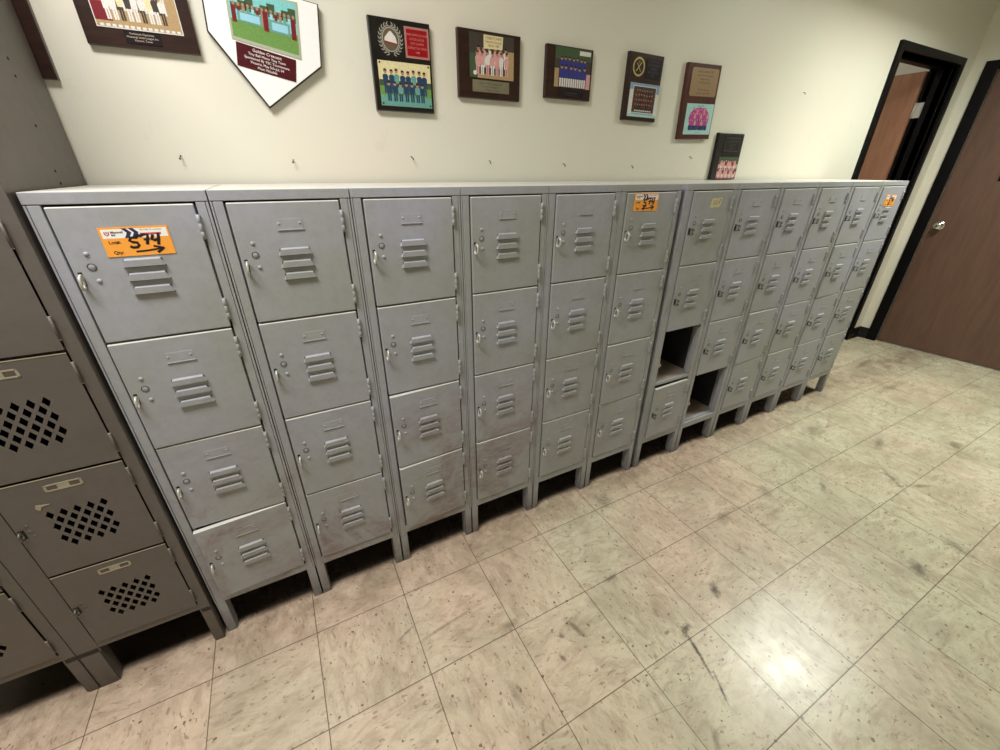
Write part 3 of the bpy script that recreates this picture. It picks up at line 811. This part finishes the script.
def plaque(name, label, x0, z0, x1, z1, board, rot=0, corner=.0025, th=.018, cat='plaque'):
    o = thing(name, label, cat, ((x0 + x1) / 2, YW, z0), 'team plaques hung on the wall'); w = x1 - x0; h = z1 - z0
    o.rotation_euler = (0, rot, 0)
    bm = bmesh.new(); P = [(-w / 2, 0), (w / 2, 0), (w / 2, h), (-w / 2, h)]
    prism(bm, P, -th, .0005, 0, corner)
    obj('board', bm, board, o)
    return o, (x0 + x1) / 2, z0
def part(o, name, fn, mats, y=-.0186, label=None):
    bm = bmesh.new(); fn(bm); p = obj(name, bm, mats, o, (0, y, 0), fix=False)
    if label: p['label'] = label
    return p
TH = -.0186

# plaque with white uniformed team
o, cx, cz = plaque('plaque', 'brown plaque left of the home plate award, players in white on tan ground', .105, 1.694, .343, 1.965, plaque_wood)
def f(bm):
    x0, z0, x1, z1 = .138 - cx, 1.733 - cz, .314 - cx, 1.94 - cz
    box(bm, (x0 - .002, -.0012, z0 - .002), (x1 + .002, 0, z1 + .002), iW); y = -.0013
    rect(bm, x0, z0, x1, z1, y, iT); rect(bm, x0, z0 + .012, x0 + .035, z0 + .05, y - .0001, iDr); rect(bm, x1 - .035, z0 + .01, x1, z1 - .02, y - .0001, iT)
    rect(bm, x0 + .03, z0 + .1, x1 - .02, z1, y - .0001, iTr)
    team(bm, x0 + .02, z0 + .012, x1 - .02, z1 - .04, y - .0002, [(9, .35, 1, .02), (10, .15, .72, .0), (9, .02, .42, .03)], [iW, iW, iC, iD], [iW, iW, iD], iS, iH)
    for i in range(14): rect(bm, x0 + .006 + i * .0122, z0 + .0005, x0 + .014 + i * .0122, z0 + .006, y - .0004, iW)
part(o, 'team_photo', f, PAL)
def f(bm):
    box(bm, (.186 - cx, -.001, 1.703 - cz), (.262 - cx, 0, 1.729 - cz), 0)
    for i, s in enumerate(('Yorktown Optimists', 'Mustangs Little League Inc', 'Victoria, Texas')): text_bm(bm, s, .0062, .223 - cx, 1.7215 - cz - i * .0068, -.0012, 1)
part(o, 'name_plate', f, [BPLATE, mat('plate_lettering', srgb(190, 170, 150), .5)])

# home plate shaped award
o = thing('home_plate_award', 'white home-plate-shaped award with black edge, green field photo and maroon plate', 'plaque', (.527, YW, 1.578), 'team plaques hung on the wall')
cx, cz = .527, 1.578
HP = [(.487, 1.579), (.656, 1.694), (.681, 1.86), (.385, 1.872), (.372, 1.748)]
HP = [(.487, 1.578), (.655, 1.694), (.672, 1.845), (.6, 1.853), (.382, 1.86), (.372, 1.749)]
HPc = [(x - cx, z - cz) for x, z in HP]
bm = bmesh.new(); prism(bm, HPc, -.02, .0005, 0, .002); obj('board', bm, black_board, o)
def inset(P, d):
    c = (sum(p[0] for p in P) / len(P), sum(p[1] for p in P) / len(P)); return [(p[0] + (c[0] - p[0]) * d, p[1] + (c[1] - p[1]) * d) for p in P]
bm = bmesh.new(); prism(bm, inset(HPc, .025), -.0225, -.0199, 0, .0008); obj('white_face', bm, plate_white, o)
def f(bm):
    q = [(.428, 1.738), (.600, 1.706), (.614, 1.84), (.437, 1.85)]; q = [(x - cx, z - cz) for x, z in q]
    prism(bm, q, -.0016, 0, 0); y = -.0018
    def L(u, v): return (q[0][0] * (1 - u) * (1 - v) + q[1][0] * u * (1 - v) + q[2][0] * u * v + q[3][0] * (1 - u) * v, q[0][1] * (1 - u) * (1 - v) + q[1][1] * u * (1 - v) + q[2][1] * u * v + q[3][1] * (1 - u) * v)
    def P4(u0, v0, u1, v1, yy, mi): poly(bm, [L(u0, v0), L(u1, v0), L(u1, v1), L(u0, v1)], yy, mi)
    P4(.03, .07, .97, .97, y, 1); P4(.03, .07, .97, .42, y - .0001, 2)
    for i in range(9): P4(.05 + i * .1, .62, .16 + i * .1, .74 + .06 * (i % 3), y - .0002, 3)
    for i in range(14):
        u = .07 + i * .064; P4(u, .42, u + .04, .68, y - .0003, [6, 4, 7, 5][i % 4]); c = L(u + .02, .72); disc(bm, c[0], c[1], .0035, .0045, y - .0004, 7, 8)
    P4(.13, .40, .46, .60, y - .0005, 5); P4(.56, .36, .86, .58, y - .0005, 5); P4(.05, .36, .11, .68, y - .0005, 4); P4(.48, .34, .55, .70, y - .0006, 4); P4(.88, .32, .95, .66, y - .0005, 4)
    P4(.16, .43, .43, .57, y - .0006, 6); P4(.6, .4, .83, .54, y - .0006, 6)
bm = bmesh.new(); f(bm)
obj('field_photo', bm, [mat('photo_border', srgb(170, 176, 150), .4), SKY, GRASS, TREE, DARKR, TEAL, mat('banner_blue', srgb(150, 205, 222), .4), SKIN], o, (0, -.0226, 0), fix=False)
def f(bm):
    q = [(.427, 1.678), (.574, 1.649), (.584, 1.704), (.436, 1.733)]; q = [(x - cx, z - cz) for x, z in q]
    prism(bm, q, -.0014, 0, 0)
tilt = math.atan2(-.029, .148)
bm = bmesh.new(); f(bm)
bt = bmesh.new()
for i, s in enumerate(('Golden Crescent', 'Tiny Ball Minor Tiny Team', 'Sponsored By YSC Tournament', 'Victoria, May 5th-Jul, 04', 'Most Valuable')):
    text_bm(bt, s, .0105 if i == 0 else .0088, 0, .019 - i * .0098, -.0016, 1)
M = Matrix.Translation((.505 - cx, 0, 1.688 - cz)) @ Matrix.Rotation(-tilt, 4, 'Y')
bmesh.ops.transform(bt, matrix=M, verts=bt.verts); tmp = bpy.data.meshes.new('t'); bt.to_mesh(tmp); bt.free(); bm.from_mesh(tmp)
obj('name_plate', bm, [MAROON, white], o, (0, -.0226, 0), fix=False)['label'] = 'maroon plate with white lettering'

# laurel plaque
o, cx, cz = plaque('plaque', 'black plaque with silver laurel emblem, red plate and team photo in dark blue', .812, 1.593, 1.012, 1.841, black_board, .0)
def f(bm):
    x0, z0, x1, z1 = .828 - cx, 1.607 - cz, 1.004 - cx, 1.730 - cz
    box(bm, (x0, -.001, z0), (x1, 0, z1), iC); y = -.0011
    rect(bm, x0, z0, x1, z0 + .06, y, iG); rect(bm, x0, z0, x1, z0 + .03, y - .00005, iTe); rect(bm, x0, z0 + .055, x1, z0 + .072, y - .0001, iTr)
    team(bm, x0 + .012, z0 + .012, x1 - .012, z1 - .02, y - .0002, [(8, .25, .98, .0), (7, .02, .6, .06)], [iN, iN, iTe], [iN], iS, iH)
    for sx in (x0 + .006, x1 - .006):
        for sz in (z0 + .006, z1 - .006): disc(bm, sx, sz, .003, .003, y - .0008, iH)
part(o, 'team_photo', f, PAL)
def f(bm):
    x0, z0, x1, z1 = .924 - cx, 1.744 - cz, 1.006 - cx, 1.826 - cz
    box(bm, (x0, -.001, z0), (x1, 0, z1), 1); rect(bm, x0 + .006, z0 + .006, x1 - .006, z1 - .006, -.0011, 0)
    for i, s in enumerate(('YORKTOWN COUGARS', 'LITTLE LEAGUE', 'CITY CHAMPS', 'DISTRICT 26, TEXAS', '1988')): text_bm(bm, s, .0085, (x0 + x1) / 2, z1 - .0225 - i * .0115, -.0013, 2, sx=.85)
part(o, 'red_plate', f, [REDP, mat('red_plate_border', srgb(176, 120, 112), .4), mat('red_plate_text', srgb(214, 130, 126), .5)])
def f(bm):
    c0, c1 = .8775 - cx, 1.786 - cz
    for s in (-1, 1):
        for i in range(11):
            a = math.radians(-80 + i * 15); px = c0 + s * .034 * math.cos(a); pz = c1 + .038 * math.sin(a); ta = math.atan2(.038 * math.cos(a), -s * .034 * math.sin(a))
            for off in (-.55, .55):
                d = ta + off; poly(bm, [(px, pz), (px + .006 * math.cos(d + .35), pz + .006 * math.sin(d + .35)), (px + .0125 * math.cos(d), pz + .0125 * math.sin(d)), (px + .006 * math.cos(d - .35), pz + .006 * math.sin(d - .35))], -.0012, 0)
    disc(bm, c0, c1, .028, .032, -.0014, 1, 24); disc(bm, c0, c1, .025, .029, -.0015, 2, 24)
    poly(bm, [(c0 - .021, c1 - .006), (c0 + .021, c1 - .010), (c0 + .016, c1 + .008), (c0 + .002, c1 + .022), (c0 - .004, c1 + .02), (c0 - .019, c1 + .004)], -.0017, 3)
    poly(bm, [(c0 - .021, c1 - .008), (c0 + .021, c1 - .012), (c0 + .021, c1 - .009), (c0 - .021, c1 - .004)], -.0018, 4)
part(o, 'laurel_emblem', f, [SILV, SILV, mat('emblem_bronze', srgb(112, 98, 76), .4, .3), PWHITE, REDP], label='silver laurel wreath emblem')

# pink team
o, cx, cz = plaque('plaque', 'wide brown plaque with pink-uniformed team photo above a silver strip', 1.111, 1.650, 1.360, 1.848, plaque_wood)
def f(bm):
    x0, z0, x1, z1 = 1.153 - cx, 1.712 - cz, 1.331 - cx, 1.840 - cz
    box(bm, (x0, -.001, z0), (x1, 0, z1), iD); y = -.0011
    rect(bm, x0, z0, x1, z0 + .012, y, iT); rect(bm, x0, z0, x0 + .03, z0 + .07, y - .00005, iTr); rect(bm, x1 - .025, z0, x1, z0 + .085, y - .00005, iT)
    team(bm, x0 + .022, z0 + .01, x1 - .022, z1 - .03, y - .0002, [(6, .25, .95, .02), (7, .0, .78, .0)], [iP, iP, iW], [iP, iW], iS, iH)
    poly(bm, [(x0 + .055, z1 - .042), (x0 + .13, z1 - .040), (x0 + .133, z1 - .003), (x0 + .055, z1 - .003)], y - .0006, iC)
    text_bm(bm, 'YORKTOWN', .011, x0 + .094, z1 - .015, y - .0007, iDr); text_bm(bm, 'MINOR LEAGUE', .009, x0 + .094, z1 - .025, y - .0007, iDr); text_bm(bm, 'TEXAS 1989', .009, x0 + .094, z1 - .035, y - .0007, iDr)
    disc(bm, x0 + .02, z0 + .014, .007, .007, y - .0006, iW)
part(o, 'team_photo', f, PAL)
def f(bm):
    box(bm, (1.163 - cx, -.001, 1.670 - cz), (1.313 - cx, 0, 1.706 - cz), 0)
    for i, s in enumerate(('Little Dribblers Basketball', 'District Champions', 'Yorktown, Texas')): text_bm(bm, s, .0085, 1.238 - cx, 1.694 - cz - i * .0095, -.0012, 1)
part(o, 'name_plate', f, [mat('silver_strip', srgb(140, 134, 112), .3, .4, .3, 30), mat('strip_text', srgb(84, 76, 62), .5)])

# blue team
o, cx, cz = plaque('plaque', 'small dark plaque with a team in royal blue shirts and white pants', 1.477, 1.673, 1.698, 1.843, plaque_wood)
def f(bm):
    x0, z0, x1, z1 = 1.514 - cx, 1.711 - cz, 1.689 - cx, 1.839 - cz
    box(bm, (x0, -.001, z0), (x1, 0, z1), iD); y = -.0011
    rect(bm, x0, z0 + .09, x1, z1, y, iTr); rect(bm, x0, z0, x0 + .02, z0 + .06, y, iT); rect(bm, x1 - .02, z0, x1, z0 + .05, y, iP); rect(bm, x1 - .06, z1 - .02, x1 - .005, z1 - .006, y - .0001, iW)
    team(bm, x0 + .018, z0 + .002, x1 - .018, z1 - .03, y - .0002, [(7, .42, 1, .02), (6, .0, .72, .02)], [iR], [iR], iS, iH)
    for i in range(12): rect(bm, x0 + .024 + i * .0108, z0 + .002, x0 + .032 + i * .0108, z0 + .03, y - .0006, iW)
part(o, 'team_photo', f, PAL)
def f(bm):
    box(bm, (1.54 - cx, -.0008, 1.680 - cz), (1.66 - cx, 0, 1.703 - cz), 0); text_bm(bm, 'Yorktown Dodgers', .0085, 1.6 - cx, 1.692 - cz, -.001, 1); text_bm(bm, 'City Champions', .007, 1.6 - cx, 1.684 - cz, -.001, 1)
part(o, 'name_plate', f, [BPLATE, mat('faint_text', srgb(72, 56, 60), .5)])

# tall plaque, gold ring
o, cx, cz = plaque('plaque', 'tall dark plaque with a gold ring emblem over a dark team photo in blue-white mat', 1.889, 1.617, 2.087, 1.862, plaque_wood, .01)
def f(bm):
    x0, z0, x1, z1 = 1.910 - cx, 1.632 - cz, 2.084 - cx, 1.756 - cz
    box(bm, (x0, -.001, z0), (x1, 0, z1), iB); y = -.0011
    rect(bm, x0, z0, x0 + .02, z0 + .1, y, iW); rect(bm, x1 - .018, z0, x1, z0 + .09, y, iW); rect(bm, x0, z0, x1, z0 + .01, y - .00005, iA)
    a0, b0, a1, b1 = x0 + .022, z0 + .017, x1 - .02, z1 - .012
    rect(bm, a0 - .003, b0 - .003, a1 + .003, b1 + .003, y - .0001, iW); rect(bm, a0, b0, a1, b1, y - .00015, iD)
    team(bm, a0 + .01, b0 + .005, a1 - .01, b1 - .008, y - .0002, [(7, .6, 1, .05), (7, .38, .8, .0), (7, .18, .58, .04), (8, .0, .36, .0)], [iDr, iD, iH], [iD, iH], iS, iH)
    for i in range(8): rect(bm, a0 + .016 + i * .013, b0 + .004, a0 + .026 + i * .013, b0 + .009, y - .0008, iW)
part(o, 'team_photo', f, PAL)
def f(bm):
    c0, c1 = 1.944 - cx, 1.812 - cz; n = 28
    for i in range(n):
        a = 2 * PI * i / n; b = 2 * PI * (i + 1) / n
        poly(bm, [(c0 + .034 * math.cos(a), c1 + .034 * math.sin(a)), (c0 + .034 * math.cos(b), c1 + .034 * math.sin(b)), (c0 + .027 * math.cos(b), c1 + .027 * math.sin(b)), (c0 + .027 * math.cos(a), c1 + .027 * math.sin(a))], -.001, 0)
    stroke(bm, [(c0 - .014, c1 - .016), (c0, c1), (c0 + .014, c1 + .016)], .004, -.001, 0); stroke(bm, [(c0 + .012, c1 - .016), (c0, c1), (c0 - .012, c1 + .012)], .003, -.0011, 0)
    disc(bm, c0, c1 + .017, .006, .006, -.001, 1)
part(o, 'ring_emblem', f, [GOLD, mat('emblem_dull', srgb(108, 100, 86), .4)], label='gold ring emblem')
def f(bm):
    box(bm, (1.986 - cx, -.0008, 1.775 - cz), (2.074 - cx, 0, 1.846 - cz), 0)
    for i, s in enumerate(('YORKTOWN', 'LITTLE LEAGUE', 'MAJORS', 'CHAMPIONS', '1992')): text_bm(bm, s, .0105, 2.03 - cx, 1.833 - cz - i * .0125, -.001, 1)
part(o, 'name_plate', f, [BPLATE, mat('faint_purple_text', srgb(64, 50, 74), .5)])

# cherry plaque with brass plate
o, cx, cz = plaque('plaque', 'tall reddish brown plaque with a brass text plate over a magenta and aqua team photo', 2.258, 1.558, 2.482, 1.862, plaque_wood2, -.03)
def f(bm):
    x0, z0, x1, z1 = 2.285 - cx, 1.578 - cz, 2.475 - cx, 1.706 - cz
    box(bm, (x0, -.001, z0), (x1, 0, z1), iA); y = -.0011
    disc(bm, (x0 + x1) / 2, z0 + .068, .072, .045, y - .0001, iM, 16)
    team(bm, x0 + .025, z0 + .018, x1 - .025, z1 - .018, y - .0002, [(7, .5, 1, .12), (9, .3, .8, .02), (8, .0, .52, .03)], [iM, iM, iP], [iR, iN], iP, iM)
    for i in range(10): rect(bm, x0 + .028 + i * .0135, z0 + .020, x0 + .038 + i * .0135, z0 + .038, y - .0007, iN)
    text_bm(bm, 'Comets 99', .009, (x0 + x1) / 2, z1 - .012, y - .0002, iN); text_bm(bm, 'Girls Softball', .007, (x0 + x1) / 2, z0 + .006, y - .0002, iTe)
part(o, 'team_photo', f, PAL)
def f(bm):
    x0, z0, x1, z1 = 2.285 - cx, 1.735 - cz, 2.468 - cx, 1.845 - cz; r = .01; P = []
    for (ax, az, s) in ((x1 - r, z0 + r, -90), (x1 - r, z1 - r, 0), (x0 + r, z1 - r, 90), (x0 + r, z0 + r, 180)):
        for k in range(5): a = math.radians(s + k * 22.5); P.append((ax + r * math.cos(a), az + r * math.sin(a)))
    prism(bm, P, -.001, 0, 0)
    for i, (s, q) in enumerate((('Lady Comets 12U', .015), ('Awarded to Our Sponsor', .0105), ('Yorktown Lions', .0105), ('Youth Foundation', .0105), ('', .01), ('For Your Support', .0105), ('Summer League 1999', .0105))): 
        if s: text_bm(bm, s, q, (x0 + x1) / 2, z1 - .018 - i * .0138, -.0012, 1)
part(o, 'brass_plate', f, [BRASS, mat('brass_text', srgb(70, 52, 40), .5)])

# low black plaque
o, cx, cz = plaque('plaque', 'low black plaque resting just above the locker tops with a pinkish team photo', 2.559, 1.3755, 2.763, 1.594, black_board, .0)
def f(bm):
    x0, z0, x1, z1 = 2.598 - cx, 1.379 - cz, 2.756 - cx, 1.484 - cz
    box(bm, (x0, -.001, z0), (x1, 0, z1), iP); y = -.0011
    rect(bm, x0, z0 + .07, x1, z1, y, iTr); rect(bm, x0, z0 + .035, x1, z0 + .05, y, iD)
    team(bm, x0 + .01, z0 + .004, x1 - .01, z1 - .012, y - .0002, [(7, .42, .98, .03), (9, .0, .52, .0)], [iP, iP, iDr], [iW, iP], iP, iH)
    rect(bm, x0, z0 + .001, x1, z0 + .008, y - .0001, iDr)
part(o, 'team_photo', f, PAL)
def f(bm):
    x0, z0, x1, z1 = 2.61 - cx, 1.502 - cz, 2.745 - cx, 1.582 - cz
    box(bm, (x0, -.0008, z0), (x1, 0, z1), 0)
    for a, b in (((x0 + .01, z0 + .01), (x1 - .01, z0 + .01)), ((x0 + .01, z1 - .01), (x1 - .01, z1 - .01)), ((x0 + .01, z0 + .01), (x0 + .01, z1 - .01)), ((x1 - .01, z0 + .01), (x1 - .01, z1 - .01))): stroke(bm, [a, b], .0022, -.001, 1)
    for i, s in enumerate(('YORKTOWN', 'COMETS', '2001')): text_bm(bm, s, .013, (x0 + x1) / 2, z1 - .030 - i * .016, -.001, 1)
part(o, 'name_plate', f, [BPLATE, mat('dull_text', srgb(70, 64, 56), .5)])

# wooden plaque half hidden by the brown locker
o, cx, cz = plaque('plaque', 'dark wooden plaque half hidden behind the tall brown locker', -.20, 1.612, .020, 1.90, plaque_wood, .0)
part(o, 'name_plate', lambda bm: box(bm, (-.06, -.001, .05), (.06, 0, .2), 0), [BPLATE])

# nails left in the wall
nl = [(.225, 1.447), (.524, 1.441), (.919, 1.456), (1.237, 1.447), (1.597, 1.44), (1.995, 1.435), (2.384, 1.48), (3.211, 1.811)]
nlab = ['small bent nail in the wall, leftmost, above the tagged grey locker', 'small bent nail in the wall below the home plate award', 'small bent nail in the wall below the laurel plaque',
        'small bent nail in the wall below the pink team plaque', 'small bent nail in the wall below the blue team plaque', 'small bent nail in the wall below the gold ring plaque', 'small bent nail in the wall below the brass plate plaque', 'lone small nail high on the bare wall left of the doorway']
for (x, z), lb in zip(nl, nlab):
    bm = bmesh.new(); s = random.uniform(-1, 1)
    tube(bm, [(0, .002, 0), (0, -.008, .001), (.003 * s, -.014, -.003), (.006 * s, -.017, -.007)], .0016, 6)
    tube(bm, [(.006 * s, -.017, -.007), (.0065 * s, -.0178, -.0078)], .003, 8)
    o = obj('nail', bm, dirty_steel, None, (x, YW, z)); o['label'] = lb; o['category'] = 'nail'; o['group'] = 'nails left in the wall'

# ------------------------------------------------------------------ camera and view
R = [[0.8838942500149563, -0.46765708850410753, 0.005272794549312329], [-0.20645985265560507, -0.4002855756861419, -0.8928302118202764], [0.4196490009900224, 0.7880788700818435, -0.4503625322988148]]
cam = bpy.data.cameras.new('camera'); co = bpy.data.objects.new('camera', cam); C.objects.link(co)
M = Matrix(((R[0][0], -R[1][0], -R[2][0], .4197), (R[0][1], -R[1][1], -R[2][1], -1.1780), (R[0][2], -R[1][2], -R[2][2], 1.4150), (0, 0, 0, 1)))
co.matrix_world = M
cam.sensor_width = 36; cam.lens = 406.35 * 36 / 1000; cam.clip_start = .02; cam.clip_end = 50
sc = bpy.context.scene; sc.camera = co
w = bpy.data.worlds.new('world'); sc.world = w; w.use_nodes = True
w.node_tree.nodes['Background'].inputs[0].default_value = (.9, .95, 1, 1); w.node_tree.nodes['Background'].inputs[1].default_value = .3
sc.view_settings.view_transform = 'Standard'; sc.view_settings.look = 'None'; sc.view_settings.gamma = 1; sc.view_settings.exposure = 0; sc.view_settings.use_curve_mapping = False
